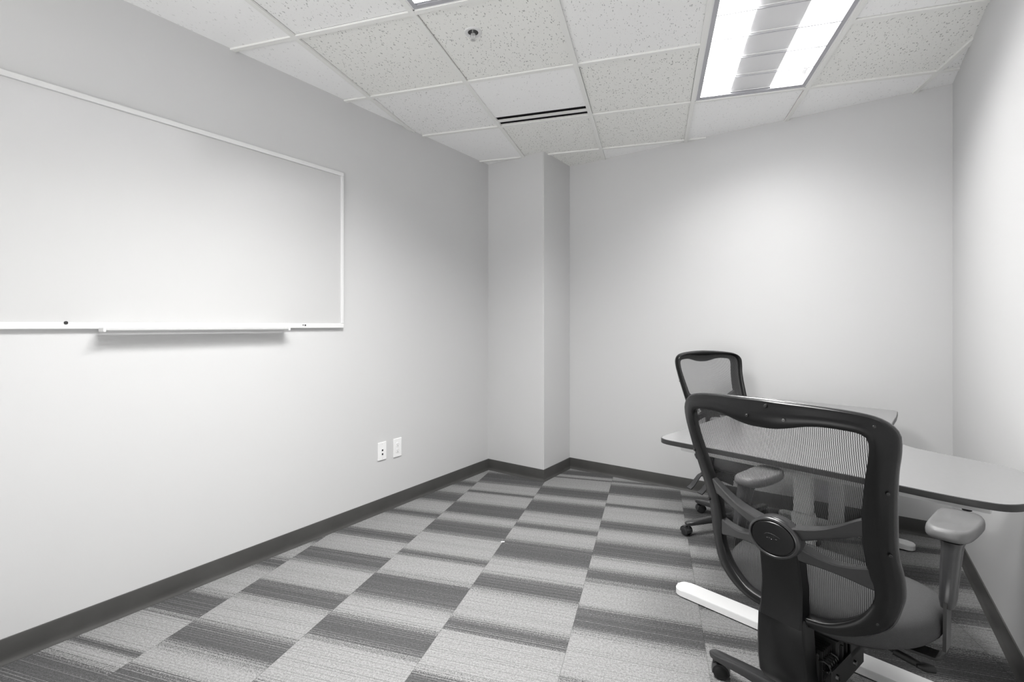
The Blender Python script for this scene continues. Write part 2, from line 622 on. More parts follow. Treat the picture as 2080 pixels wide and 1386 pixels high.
OLD, MID, NEW = 0, 1, 2
look = {(-1, -1): OLD, (0, -1): OLD, (1, -1): MID, (1, 0): OLD, (-1, 0): MID, (-1, 1): NEW, (0, 1): OLD, (1, 1): OLD,
        (0, 2): OLD, (1, 2): NEW, (2, 1): NEW, (3, 0): OLD, (3, 1): NEW, (4, 0): MID, (4, 1): NEW, (-2, -1): NEW,
        (-1, -2): MID, (-2, -2): NEW, (1, -2): MID, (3, -1): NEW, (-1, 2): NEW, (2, 2): NEW, (-2, 0): NEW, (-3, -2): NEW}
lights = [(2, -1), (0, -3)]                       # lower left cell of each two by four fixture
skip = {(0, 0)}
for a, b in lights:
    skip |= {(a, b), (a, b + 1)}
random.seed(4)
bm = bmesh.new()
ZT = HC + 0.010
for i in range(-7, 9):
    for j in range(-9, 6):
        if (i, j) in skip:
            continue
        m = (0.0130 + random.uniform(-.0012, .0008)) / GT
        P = clip([gp(i + m, j + m), gp(i + 1 - m, j + m), gp(i + 1 - m, j + 1 - m), gp(i + m, j + 1 - m)], XL, XR, YF, YB)
        if len(P) < 3:
            continue
        k = look.get((i, j), random.choice((OLD, MID, NEW)))
        dz = 0.0
        lo = [bm.verts.new((x, y, ZT)) for x, y in P]
        f = bm.faces.new(lo)
        f.material_index = k
        hi = [bm.verts.new((x, y, ZT + 0.016)) for x, y in P]
        bm.faces.new(hi).material_index = k
        for t in range(len(P)):
            bm.faces.new((lo[t], lo[(t + 1) % len(P)], hi[(t + 1) % len(P)], hi[t])).material_index = k
ceil = struct('ceiling', bm, [M['tile_old'], M['tile_mid'], M['tile_new']])

# slab above, closes the plenum
bm = bmesh.new(); bx(bm, XL - T, XR + T, YF - T, YB + T, HT, HT + 0.1)
struct('ceiling_slab', bm, M['dark'])

# exposed tee grid
bm = bmesh.new()
hw = 0.012 / GT


def strip(a0, b0, a1, b1, z0, z1):
    P = clip([gp(a0, b0), gp(a1, b0), gp(a1, b1), gp(a0, b1)], XL, XR, YF, YB)
    if len(P) >= 3:
        prism(bm, P, z0, z1)


for i in range(-7, 9):
    strip(i - hw, -9, i + hw, 6, HC, HC + 0.010)
for j in range(-9, 7):
    for i in range(-7, 9):
        if any(i == a and j == b + 1 for a, b in lights):
            continue
        strip(i + hw, j - hw, i + 1 - hw, j + hw, HC + 0.0008, HC + 0.010)
struct('trim_1', bm, M['grid'])

# ------------------------------------------------------------------ ceiling light fixtures
ZR = Matrix.Rotation(GA, 4, 'Z')


def fixture(a, b, label, power):
    c = gp(a + 0.5, b + 1.0)
    t = thing('ceiling_light', label, 'ceiling light', (c[0], c[1], HC), GA, 'recessed ceiling lights')
    W, L = GT / 2 - 0.012, GT - 0.012
    H = 0.085
    # painted steel housing, open below
    bm = bmesh.new()
    bx(bm, -W, W, -L, L, H, H + 0.01)
    bx(bm, -W, -W + 0.006, -L, L, 0.004, H)
    bx(bm, W - 0.006, W, -L, L, 0.004, H)
    bx(bm, -W, W, -L, -L + 0.006, 0.004, H)
    bx(bm, -W, W, L - 0.006, L, 0.004, H)
    link_mesh('housing', bm, M['reflector'], t)
    # door frame, its unlit grey put into the colour
    bm = bmesh.new()
    fw = 0.027
    for x0, x1, y0, y1 in ((-W + .006, -W + fw, -L + .006, L - .006), (W - fw, W - .006, -L + .006, L - .006),
                           (-W + fw, W - fw, -L + .006, -L + fw), (-W + fw, W - fw, L - fw, L - .006)):
        bx(bm, x0, x1, y0, y1, 0.004, 0.030, bevel=0.001)
    link_mesh('door_frame', bm, M['reveal'], t)
    iw, il = W - fw, L - fw
    # two lamp diffusers
    for s in (-1, 1):
        bm = bmesh.new()
        n = 10
        x0, x1 = 0.098, iw - 0.004
        rows = []
        for k in range(n + 1):
            u = k / n
            x = x0 + (x1 - x0) * u
            z = 0.074 - 0.018 * (1 - (2 * u - 1) ** 2)
            rows.append([(s * x, -il, z), (s * x, il, z)])
        R = [[bm.verts.new(p) for p in r] for r in rows]
        for A, B in zip(R[:-1], R[1:]):
            bm.faces.new((A[0], A[1], B[1], B[0]))
        link_mesh('lamp_diffuser', bm, M['lens'], t, smooth=True)
    # central basket, dips below the lamps
    bm = bmesh.new()
    prof = [(-0.104, 0.078), (-0.104, 0.022), (-0.098, 0.0185), (-0.045, 0.0185), (-0.020, 0.022), (0.020, 0.022), (0.045, 0.0185), (0.098, 0.0185), (0.104, 0.022), (0.104, 0.078)]
    loft(bm, [[(x, y, z) for x, z in prof] for y in (-il, il)])
    link_mesh('centre_basket', bm, M['basket'], t, smooth=True, angle=50)
    # cross blades
    k = 0
    step = 0.317 * GT
    yb = (0.945 - 1.0 + 0) * GT   # far end blade, measured from the fixture centre
    y = il - 0.012
    while y > -il:
        bm = bmesh.new()
        bx(bm, -0.104, 0.104, y - 0.0011, y + 0.0011, 0.0150, 0.0186)
        for s_ in (-1, 1):
            bx(bm, min(s_ * .104, s_ * iw), max(s_ * .104, s_ * iw), y - 0.0011, y + 0.0011, 0.006, 0.036)
        bl = link_mesh('louver_blade', bm, M['louver'], t)
        bm = bmesh.new()
        bx(bm, -iw, iw, y - 0.0026, y + 0.0026, 0.0040, 0.0062)
        link_mesh('blade_edge', bm, M['reveal'], bl)  # strip coloured like the blade's unlit underside
        y -= step
    # tubes' light, thrown down by the reflector
    for s in (-1, 1):
        ld = bpy.data.lights.new('lamp_tube', 'AREA')
        ld.shape = 'RECTANGLE'
        ld.size = 0.15
        ld.size_y = 2 * il - 0.04
        ld.energy = power * (1.0 if s < 0 else 0.35)   # the tube nearest the right wall is the weaker one
        ld.color = (1.0, 0.995, 0.985)
        ld.spread = radians(LAMP_SPREAD)
        lo = bpy.data.objects.new('lamp_tube', ld)
        C.objects.link(lo)
        lo.parent = t
        lo.location = (s * 0.19, 0, 0.049)
    return t


fixture(2, -1, 'recessed ceiling light with louvers above the desk, near the right wall', LAMP_POWER[0])
fixture(0, -3, 'recessed ceiling light cut off by the top edge, left of the sprinkler', LAMP_POWER[1])

# ------------------------------------------------------------------ slot diffuser in cell (0,0)
c = gp(0.5, 0.5)
t = thing('air_diffuser', 'white ceiling air diffuser panel with two black slots', 'air vent', (c[0], c[1], HC), GA)
h = GT / 2 - 0.009
bm = bmesh.new()
bx(bm, -h, h, -h, (0.780 - .5) * GT, 0.007, 0.022)
link_mesh('face_panel', bm, M['tile_new'], t)
ys = [(0.780, 0.845), (0.890, 0.968)]
bm = bmesh.new()
bx(bm, -h, h, (0.845 - .5) * GT, (0.890 - .5) * GT, 0.003, 0.010)
bx(bm, -h, h, (0.968 - .5) * GT, h, 0.004, 0.012)
bx(bm, -h, -h + 0.006, (0.780 - .5) * GT, h, 0.004, 0.012)
bx(bm, h - 0.006, h, (0.780 - .5) * GT, h, 0.004, 0.012)
link_mesh('slot_frame', bm, M['grid'], t)
for y0, y1 in ys:
    bm = bmesh.new()
    a0, a1 = (y0 - .5) * GT, (y1 - .5) * GT
    bx(bm, -h + .006, h - .006, a0, a0 + 0.002, 0.006, 0.05)
    bx(bm, -h + .006, h - .006, a1 - 0.002, a1, 0.012, 0.05)
    bx(bm, -h + .006, h - .006, a0, a1, 0.05, 0.053)
    bx(bm, -h + .006, h - .006, (a0 + a1) / 2 - 0.001, (a0 + a1) / 2 + 0.001, 0.014, 0.045)
    link_mesh('air_slot', bm, M['slot'], t)

# ------------------------------------------------------------------ sprinkler
sx, sy = -1.404, 1.694
t = thing('fire_sprinkler', 'small round recessed fire sprinkler in a ceiling tile', 'sprinkler', (sx, sy, ZT), 0.5)
bm = bmesh.new()
lathe(bm, [(0.024, 0.002), (0.024, -0.002), (0.030, -0.005), (0.038, -0.004), (0.041, -0.0005), (0.041, 0.0)], n=40)
link_mesh('escutcheon_ring', bm, M['alu'], t, smooth=True)
bm = bmesh.new()
lathe(bm, [(0.0, -0.0012), (0.0255, -0.0012), (0.0255, -0.0004), (0.0, -0.0004)], n=32)
link_mesh('cup', bm, M['steel'], t)
bm = bmesh.new()
lathe(bm, [(0.0, -0.001), (0.011, -0.001), (0.011, -0.010), (0.007, -0.012), (0.0, -0.012)], n=18)
for s in (-1, 1):
    tube(bm, [(s * .009, 0, -.010), (s * .012, 0, -.020), (s * .007, 0, -.030), (0, 0, -.034)], 0.0018, n=6)
cyl(bm, (0, 0, -.012), (0, 0, -.030), 0.0022, n=8)
lathe(bm, [(0.0, -0.034), (0.006, -0.034), (0.006, -0.037), (0.0, -0.037)], n=14)
for k in range(10):
    a = 2 * pi * k / 10
    bx(bm, 0.005, 0.0135, -0.0014, 0.0014, -0.037, -0.0358, M=Matrix.Rotation(a, 4, 'Z'))
link_mesh('sprinkler_head', bm, M['chrome'], t, smooth=True)

# ------------------------------------------------------------------ whiteboard
t = thing('whiteboard', 'large glossy whiteboard with thin aluminium frame on the left wall', 'whiteboard', (XL, 0, 0))
y0, y1, z0, z1 = -0.09, 1.742, 1.190, 2.109
bm = bmesh.new(); bx(bm, 0.001, 0.010, y0 + .01, y1 - .01, z0 + .01, z1 - .01)
link_mesh('writing_surface', bm, M['board'], t)
fwd = 0.022
bm = bmesh.new()
bx(bm, 0.0, 0.019, y0, y1, z1 - fwd, z1, bevel=0.003)
bx(bm, 0.0, 0.019, y0, y1, z0, z0 + 0.026, bevel=0.003)
bx(bm, 0.0, 0.019, y0, y0 + fwd, z0 + .026, z1 - fwd, bevel=0.003)
bx(bm, 0.0, 0.019, y1 - fwd * .8, y1, z0 + .026, z1 - fwd, bevel=0.003)
link_mesh('frame', bm, M['alu'], t)
bm = bmesh.new()
ty0, ty1 = 0.615, 1.375
prof = [(0.017, 0.0), (0.060, -0.002), (0.070, 0.004), (0.072, 0.012), (0.069, 0.012), (0.066, 0.006), (0.058, 0.003), (0.017, 0.005)]
loft(bm, [[(x, y, 1.182 + z) for x, z in prof] for y in (ty0, ty1)])
link_mesh('pen_tray', bm, M['alu'], t, smooth=True, angle=35)
for yy, lab in ((ty0, 0), (ty1, 1)):
    bm = bmesh.new()
    bx(bm, 0.014, 0.074, yy - 0.005, yy + 0.005, 1.178, 1.197, bevel=0.003)
    link_mesh('end_cap', bm, M['alu'], t)
for yy, zz, r in ((0.513, 1.214, 0.0065), (1.482, 1.207, 0.003), (1.495, 1.206, 0.0045)):
    bm = bmesh.new()
    cyl(bm, (0.017, yy, zz), (0.0205, yy, zz), r, n=16)
    link_mesh('screw', bm, M['steel'], t)

# ------------------------------------------------------------------ wall plates
def plate(y0, y1, z0, z1, name, label, kind):
    cy, cz = (y0 + y1) / 2, (z0 + z1) / 2
    t = thing(name, label, 'wall outlet', (XL, cy, cz))
    w, hh = (y1 - y0) / 2, (z1 - z0) / 2
    bm = bmesh.new(); bx(bm, 0, 0.0065, -w, w, -hh, hh, bevel=0.0025)
    link_mesh('face_plate', bm, M['outlet'], t)
    if kind == 'data':
        for zz in (0.006, -0.019):
            bm = bmesh.new(); bx(bm, 0.0062, 0.0078, -0.0085, 0.0085, zz - .0085, zz + .0085, bevel=0.0005)
            f = link_mesh('jack', bm, M['outlet'], t)
            bm = bmesh.new(); bx(bm, 0.0076, 0.0082, -0.0055, 0.0055, zz - .0055, zz + .0055)
            link_mesh('socket_opening', bm, M['dark'], f)
    else:
        for zz in (0.020, -0.020):
            bm = bmesh.new()
            lathe(bm, [(0.0, 0.0), (0.0165, 0.0), (0.0165, 0.002), (0.0, 0.002)], n=28, M=Matrix.Translation((0.0062, 0, zz)) @ Matrix.Rotation(pi / 2, 4, 'Y'))
            f = link_mesh('receptacle', bm, M['outlet'], t)
            bm = bmesh.new()
            bx(bm, 0.0080, 0.0085, -0.0068, -0.0050, zz - .002, zz + .0065)
            bx(bm, 0.0080, 0.0085, 0.0050, 0.0064, zz - .001, zz + .0055)
            cyl(bm, (0.0080, 0, zz - .0085), (0.0085, 0, zz - .0085), 0.0026, n=12)
            link_mesh('slots', bm, M['steel'], f)
    for zz in ((-.046, .046) if kind == 'data' else (0.0,)):
        bm = bmesh.new(); cyl(bm, (0.006, 0, zz), (0.0075, 0, zz), 0.003, n=12)
        link_mesh('screw', bm, M['alu'], t)
    return t


plate(2.004, 2.072, 0.337, 0.452, 'data_outlet', 'white data wall plate with two dark jacks, on the left', 'data')
plate(2.132, 2.201, 0.330, 0.453, 'power_outlet', 'white duplex power outlet plate on the left wall, nearer the corner', 'power')

# a scrap of paper on the carpet
bm = bmesh.new()
vv = [bm.verts.new(p) for p in ((-.010, -.003, .001), (.010, -.004, .001), (.011, .002, .003), (-.009, .003, .004))]
bm.faces.new(vv)
o = link_mesh('paper_scrap', bm, M['paper'])
md = o.modifiers.new('s', 'SOLIDIFY'); md.thickness = 0.0006
o.location = (-1.5607, 2.1389, 0.001); o.rotation_euler = (0, 0, 0.9)
tag(o, 'tiny white scrap lying in the middle of the striped carpet', 'litter')


# ------------------------------------------------------------------ desk
def round_poly(P, rr, n=6):
    """round listed corners; rr radius per corner"""
    out = []
    m = len(P)
    for i in range(m):
        p, a, b = Vector(P[i]), Vector(P[i - 1]), Vector(P[(i + 1) % m])
        r = rr[i]
        if r <= 0:
            out.append(tuple(p)); continue
        u, v = (a - p).normalized(), (b - p).normalized()
        ang = u.angle(v)
        d = min(r / math.tan(ang / 2), (a - p).length * .49, (b - p).length * .49)
        A, B = p + u * d, p + v * d
        for k in range(n + 1):
            t_ = k / n
            out.append(tuple(A * (1 - t_) ** 2 + p * 2 * t_ * (1 - t_) + B * t_ ** 2))
    return out


DX, DY = -0.13, 2.15          # empty at the near foot's column
desk = thing('corner_desk', 'L-shaped standing desk with grey top, black edge and white metal legs', 'desk', (DX, DY, 0))
sweep = catmull([(0.126, 1.817), (0.217, 1.790), (0.300, 1.776), (0.357, 1.785), (0.412, 1.845), (0.452, 1.95), (0.474, 2.09), (0.473, 2.205), (0.455, 2.248),
                 (0.430, 2.271), (0.378, 2.303), (0.255, 2.380), (0.200, 2.428), (0.168, 2.52), (0.160, 2.70), (0.185, 2.95), (0.215, 3.17)], 5)
outl = [(-0.655, 1.995), (-0.284, 1.917), (-0.005, 1.852)] + sweep + [(0.238, 3.405), (-0.355, 3.520)]
rad = [0.07, 0, 0] + [0] * len(sweep) + [.05, .05]
poly = round_poly(outl, rad)
poly = [(x - DX, y - DY) for x, y in poly]
bm = bmesh.new()
B, Tt = prism(bm, poly, 0.711, 0.730)
bm.normal_update()
es = [e for e in bm.edges if all(abs(v.co.z - 0.730) < 1e-5 for v in e.verts)]
bmesh.ops.bevel(bm, geom=es, offset=0.002, segments=2, affect='EDGES')
dt = link_mesh('desktop', bm, M['top'], desk)
# edge band wraps the side
bm = bmesh.new()
cx_ = sum(p[0] for p in poly) / len(poly)


def offs(P, d):
    out = []
    m = len(P)
    for i in range(m):
        a, b, c_ = Vector(P[i - 1]), Vector(P[i]), Vector(P[(i + 1) % m])
        t1, t2 = (b - a), (c_ - b)
        n1, n2 = Vector((t1.y, -t1.x)).normalized(), Vector((t2.y, -t2.x)).normalized()
        nn = (n1 + n2)
        nn = nn.normalized() if nn.length > 1e-6 else n1
        out.append(tuple(b + nn * d))
    return out


o1 = offs(poly, 0.0015)
loops = []
ring = [(poly, 0.7105), (o1, 0.7105), (o1, 0.7255), (offs(poly, 0.0008), 0.7285), (poly, 0.7288)]
m_ = len(poly)
R = [[bm.verts.new((x, y, z)) for x, y in Pp] for Pp, z in ring]
for A, Bq in zip(R, R[1:] + R[:1]):
    for i in range(m_):
        j = (i + 1) % m_
        bm.faces.new((A[i], A[j], Bq[j], Bq[i]))
link_mesh('edge_band', bm, M['edge'], dt, smooth=True, angle=30)


def beam(name, a, b, w, z0, z1, mat, bevel=0.002, parent=desk, rounded=False):
    a, b = Vector(a), Vector(b)
    d = b - a
    L = d.length
    Mx = Matrix.Translation((a.x - DX, a.y - DY, 0)) @ Matrix.Rotation(atan2(d.y, d.x), 4, 'Z')
    bm = bmesh.new()
    if rounded:
        P = round_poly([(0, -w / 2), (L, -w / 2), (L, w / 2), (0, w / 2)], [w * .5] * 4, 7)
        Bv, Tv = prism(bm, P, z0, z1)
        es = [e for e in bm.edges if all(abs(v.co.z - z1) < 1e-5 for v in e.verts)]
        bmesh.ops.bevel(bm, geom=es, offset=bevel, segments=3, affect='EDGES')
        bmesh.ops.transform(bm, matrix=Mx, verts=bm.verts)
    else:
        bx(bm, 0, L, -w / 2, w / 2, z0, z1, bevel=bevel, M=Mx)
    return link_mesh(name, bm, mat, parent, smooth=rounded, angle=40)


beam('support_rail', (-0.560, 2.062), (0.335, 1.864), 0.05, 0.680, 0.711, M['white'])
beam('support_rail', (-0.30, 3.42), (0.17, 3.32), 0.05, 0.680, 0.711, M['white'])
beam('support_rail', (-0.13, 2.17), (-0.045, 3.36), 0.06, 0.680, 0.711, M['white'])
bm = bmesh.new(); cyl(bm, (0.285 - DX, 1.868 - DY, 0.673), (0.285 - DX, 1.868 - DY, 0.681), 0.011, n=16)
link_mesh('mounting_bolt', bm, M['dark'], desk)
beam('foot', (-0.625, 2.205), (0.385, 2.000), 0.088, 0.006, 0.034, M['white'], bevel=0.004, rounded=True)
beam('foot', (-0.345, 3.452), (0.305, 3.318), 0.075, 0.006, 0.034, M['white'], bevel=0.004, rounded=True)
for px, py in ((-0.13, 2.105), (-0.045, 3.39)):
    an = radians(-12)
    Mx = Matrix.Translation((px - DX, py - DY, 0)) @ Matrix.Rotation(an, 4, 'Z')
    bm = bmesh.new()
    bx(bm, -0.036, 0.036, -0.026, 0.026, 0.034, 0.50, bevel=0.006, M=Mx)
    cl = link_mesh('column', bm, M['white'], desk)
    bm = bmesh.new()
    bx(bm, -0.030, 0.030, -0.021, 0.021, 0.50, 0.682, bevel=0.004, M=Mx)
    link_mesh('inner_stage', bm, M['white'], cl)
for px, py in ((-0.57, 2.194), (0.33, 2.011), (-0.30, 3.442), (0.26, 3.327)):
    bm = bmesh.new(); cyl(bm, (px - DX, py - DY, 0.0), (px - DX, py - DY, 0.007), 0.018, n=16)
    link_mesh('levelling_glide', bm, M['dark'], desk)

# ------------------------------------------------------------------ task chairs
PC = (-2.6664609581512373, 2.00049090112078, -0.07895006554203228, -0.3419992663823895)
KB = 0.937
ZTOP = 1.025


def bk(x, q, off=0.0):
    """point of the curved back surface: x across, q down from the top, off towards the rear"""
    return Vector((x, ((PC[0] * q + PC[1]) * q + PC[2]) * q + PC[3] + KB * x * x - off, ZTOP - q))


outer_h = [(0, 0), (.10, .003), (.175, .009), (.222, .020), (.248, .046), (.250, .085), (.242, .14), (.232, .237), (.225, .33),
           (.230, .40), (.226, .455), (.199, .52), (.12, .559), (0, .568)]
open_h = [(0, .067), (.030, .066), (.060, .060), (.095, .051), (.13, .047), (.168, .049), (.192, .053), (.204, .066), (.203, .10),
          (.192, .16), (.180, .23), (.171, .30), (.174, .385), (.182, .42), (.178, .460), (.150, .503), (.10, .534), (.05, .541), (0, .542)]


def full(h):
    c_ = catmull(h, 8)
    return c_ + [(-x, q) for x, q in c_[-2:0:-1]]


OUT, OPN = full(outer_h), full(open_h)


def ray_hit(loop, ang, c=(0.0, 0.29)):
    dx, dq = cos(ang), sin(ang)
    best = None
    for i in range(len(loop)):
        ax, aq = loop[i - 1][0] - c[0], loop[i - 1][1] - c[1]
        bx_, bq = loop[i][0] - c[0], loop[i][1] - c[1]
        ex, eq = bx_ - ax, bq - aq
        den = dx * eq - dq * ex
        if abs(den) < 1e-12:
            continue
        t_ = (ax * eq - aq * ex) / den
        s_ = (ax * dq - aq * dx) / den
        if t_ > 0 and -1e-6 <= s_ <= 1 + 1e-6:
            if best is None or t_ > best:
                best = t_
    return (c[0] + dx * best, c[1] + dq * best)


NA = 192
angs = [2 * pi * i / NA for i in range(NA)]
Oc = [ray_hit(OUT, a) for a in angs]
Ic = [ray_hit(OPN, a) for a in angs]


def lerp2(a, b, t_):
    return (a[0] + (b[0] - a[0]) * t_, a[1] + (b[1] - a[1]) * t_)


def frame_loops(prof):
    """prof: list of (s from outer 0 to inner 1, off)"""
    return [[bk(*lerp2(Oc[i], Ic[i], s_), o_) for s_, o_ in prof] for i in range(NA)]


def ring_mesh(bm, loops, mat=0):
    R = [[bm.verts.new(p) for p in L] for L in loops]
    n = len(R[0])
    for i in range(len(R)):
        A, B = R[i], R[(i + 1) % len(R)]
        for k in range(n):
            j = (k + 1) % n
            bm.faces.new((A[k], B[k], B[j], A[j])).material_index = mat


def brace_arm(bm, top, bot, off0, off1, s):
    """curved arm between two edge curves (x, q) with the same x range; s mirrors"""
    n = 14

    def at(c_, t_):
        x = c_[0][0] + (c_[-1][0] - c_[0][0]) * t_
        P = catmull(c_, 6)
        for a, b in zip(P[:-1], P[1:]):
            lo, hi = min(a[0], b[0]), max(a[0], b[0])
            if lo - 1e-9 <= x <= hi + 1e-9 and hi > lo:
                return (x, a[1] + (b[1] - a[1]) * (x - a[0]) / (b[0] - a[0]))
        return P[-1]
    loops = []
    for k in range(n + 1):
        t_ = k / n
        a, b = at(top, t_), at(bot, t_)
        o0 = off0[0] + (off0[1] - off0[0]) * t_
        o1 = off1[0] + (off1[1] - off1[0]) * t_
        e = min(0.0035, (b[1] - a[1]) * .2)
        L = [bk(s * a[0], a[1] + e * .2, o0), bk(s * a[0], a[1], o1 - e), bk(s * a[0], a[1] + e, o1),
             bk(s * b[0], b[1] - e, o1), bk(s * b[0], b[1], o1 - e), bk(s * b[0], b[1] - e * .2, o0)]
        loops.append(L)
    loft(bm, loops)


def superellipse(a, b, n_, k, e=2.6):
    out = []
    for i in range(n_):
        t_ = 2 * pi * i / n_
        c_, s_ = cos(t_), sin(t_)
        out.append((a * math.copysign(abs(c_) ** (2 / e), c_), b * math.copysign(abs(s_) ** (2 / e), s_)))
    return out


def make_chair(label, x, y, rz, phase, back_dz, seat_dz, paddles):
    t = thing('task_chair', label, 'office chair', (x, y, 0), rz, 'mesh back task chairs')
    # ---- seat
    bm = bmesh.new()
    layers = [(.84, .424), (.92, .427), (.975, .436), (1.0, .450), (1.0, .466), (.985, .481), (.94, .492), (.86, .500), (.70, .503), (.45, .499), (.2, .496)]
    rings = []
    for s_, z in layers:
        L = []
        for px, py in superellipse(.256, .218, 56, 0, 2.7):
            px *= s_; py *= s_
            # narrower towards the rear
            w = 1.0 - (0.13 if not paddles else 0.05) * max(0.0, (-py) / .218)
            yy = py + (0.022 if not paddles else -0.012)
            drop = 0.040 * max(0.0, (py - 0.08) / .158) ** 2 if z > 0.44 else 0.018 * max(0.0, (py - 0.08) / .158) ** 2
            lift = 0.006 * (abs(px) / .25) ** 2 if z > .48 else 0
            L.append((px * w, yy, z - drop + lift + seat_dz))
        rings.append(L)
    loft(bm, rings)
    st = link_mesh('seat', bm, M['seat'], t, smooth=True, angle=60)
    bm = bmesh.new()
    rings = []
    for s_, z in [(.60, .404), (.78, .408), (.85, .417), (.86, .426)]:
        rings.append([(px * s_ * (1.0 - 0.13 * max(0.0, (-py) / .218)), py * s_ + (0.022 if not paddles else -0.012), z + seat_dz) for px, py in superellipse(.256, .218, 40, 0, 3.0)])
    loft(bm, rings)
    link_mesh('seat_pan', bm, M['plastic_dark'], st, smooth=True, angle=40)
    # ---- back frame
    bm = bmesh.new()
    prof = [(0.0, -0.006), (0.01, 0.004), (0.06, 0.010), (0.22, 0.012), (0.40, 0.017), (0.62, 0.020), (0.82, 0.020), (0.95, 0.019), (0.99, 0.017), (1.0, 0.013), (1.0, -0.003), (0.97, -0.0055), (0.80, -0.004), (0.42, -0.006), (0.37, -0.010), (0.32, -0.019), (0.24, -0.0245), (0.14, -0.0255), (0.06, -0.022), (0.015, -0.014)]
    ring_mesh(bm, frame_loops(prof))
    fr = link_mesh('back_frame', bm, M['plastic'], t, smooth=True, angle=45)
    # thin seam lip round the outside
    bm = bmesh.new()
    prof = [(-0.035, -0.004), (-0.045, 0.000), (-0.03, 0.0035), (0.02, 0.0045), (0.02, -0.004)]
    ring_mesh(bm, frame_loops(prof))
    link_mesh('seam_lip', bm, M['plastic_sat'], fr, smooth=True, angle=60)
    # screws
    for sx_, sq, on in ((-.206, .036, 1), (.213, .034, 1), (.012, .013, 1), (-.029, .041, 2), (.055, .040, 2), (.226, .180, 1), (-.226, .180, 1),
                        (.215, .332, 1), (-.215, .332, 1), (.185, .505, 1), (-.185, .505, 1)):
        p = bk(sx_, sq, 0.0175 if on == 2 else 0.0105)
        p2 = bk(sx_, sq, 0.016)
        bm = bmesh.new()
        dirv = Vector((0.9 * 2 * KB * sx_ * -1 * -1, -1, 0)).normalized()
        dirv = Vector((2 * KB * sx_, -1, 0)).normalized()
        cyl(bm, p, p + dirv * 0.0060, 0.0042, 0.0038, n=14)
        cyl(bm, p + dirv * 0.0059, p + dirv * 0.0066, 0.0028, 0.002, n=12)
        link_mesh('screw', bm, M['bar'], fr, smooth=True)
    # ---- mesh fabric
    bm = bmesh.new()
    uvl = bm.loops.layers.uv.new('UVMap')
    K = 14
    cen = (0.0, 0.29)
    R = []
    edge_t = [lerp2(Oc[i], Ic[i], 0.36) for i in range(NA)]
    coords = {}
    for k in range(1, K + 1):
        row = []
        for i in range(0, NA, 2):
            x_, q_ = lerp2(cen, edge_t[i], k / K)
            v = bm.verts.new(bk(x_, q_, -0.0075))
            coords[v] = (x_, q_)
            row.append(v)
        R.append(row)
    c0 = bm.verts.new(bk(cen[0], cen[1], -0.0075)); coords[c0] = cen
    m2 = len(R[0])
    for i in range(m2):
        bm.faces.new((c0, R[0][i], R[0][(i + 1) % m2]))
        for A, B in zip(R[:-1], R[1:]):
            bm.faces.new((A[i], B[i], B[(i + 1) % m2], A[(i + 1) % m2]))
    for f in bm.faces:
        for lp in f.loops:
            lp[uvl].uv = coords[lp.vert]
    mf = link_mesh('back_mesh', bm, M['mesh'], t, smooth=True, angle=180)
    # ---- brace
    bm = bmesh.new()
    for s in (-1, 1):
        brace_arm(bm, [(.190, .245), (.165, .258), (.140, .275), (.110, .292), (.080, .303), (.050, .310), (.035, .313)],
                  [(.190, .300), (.165, .300), (.140, .312), (.110, .321), (.080, .333), (.050, .345), (.035, .350)], (-.004, .000), (.0165, .042), s)
        brace_arm(bm, [(.190, .372), (.165, .378), (.140, .382), (.110, .382), (.080, .374), (.050, .363), (.035, .358)],
                  [(.190, .432), (.165, .424), (.140, .415), (.110, .407), (.080, .402), (.050, .400), (.035, .396)], (-.004, .000), (.0165, .041), s)
    br = link_mesh('lumbar_brace', bm, M['plastic_sat'], t, smooth=True, angle=35)
    # hub: oval boss
    HQ = .349
    bm = bmesh.new()

    def oval(rx, rq, off, n=48):
        y0_ = bk(0, HQ, 0).y
        return [Vector((rx * cos(2 * pi * i / n), y0_ - off, ZTOP - HQ + rq * sin(2 * pi * i / n))) for i in range(n)]
    loft(bm, [oval(.050, .040, .012), oval(.060, .050, .020), oval(.062, .051, .046), oval(.0605, .0495, .053), oval(.057, .046, .0565), oval(.0545, .0432, .0570),
              oval(.0525, .0412, .0545), oval(.0520, .0405, .0520)])
    hb = link_mesh('hub', bm, M['plastic_sat'], br, smooth=True, angle=50)
    bm = bmesh.new()
    loft(bm, [oval(.0505, .039, .050), oval(.0505, .039, .0555), oval(.049, .0375, .0570), oval(.035, .026, .0578), oval(.01, .008, .0580)])
    cp = link_mesh('hub_cap', bm, M['plastic'], br, smooth=True, angle=40)
    # embossed swoosh over a line of small worn letters
    bm = bmesh.new()
    yh = bk(0, HQ, 0).y - .0580
    pts = catmull([(-.020, .0015), (-.013, .0070), (-.004, .0085), (.007, .0070), (.019, .0025)], 5)
    tube(bm, [(px, yh, ZTOP - HQ + pz + .002) for px, pz in pts], [.0004 + .0006 * sin(pi * i / (len(pts) - 1)) for i in range(len(pts))], n=6)
    for lx, segs in ((-.014, [((0, 0), (.002, .005)), ((.002, .005), (.004, 0)), ((.001, .002), (.003, .002))]),
                     (-.008, [((0, -.002), (0, .004)), ((0, .004), (.003, .003)), ((.003, .003), (.003, .001)), ((.003, .001), (0, 0))]),
                     (-.003, [((0, 0), (.003, .002)), ((.003, .002), (0, .004)), ((0, .004), (0, 0)), ((0, 0), (.003, 0))]),
                     (.002, [((0, 0), (.0035, .004)), ((0, .004), (.0035, 0))]),
                     (.0075, [((0, 0), (0, .004)), ((0, .004), (.003, .004))])):
        for (ax, az), (bx2, bz) in segs:
            tube(bm, [(lx + ax, yh + .0002, ZTOP - HQ - .003 + az * .7), (lx + bx2, yh + .0002, ZTOP - HQ - .003 + bz * .7)], .0003, n=4)
    link_mesh('emblem', bm, M['plastic_sat'], br)
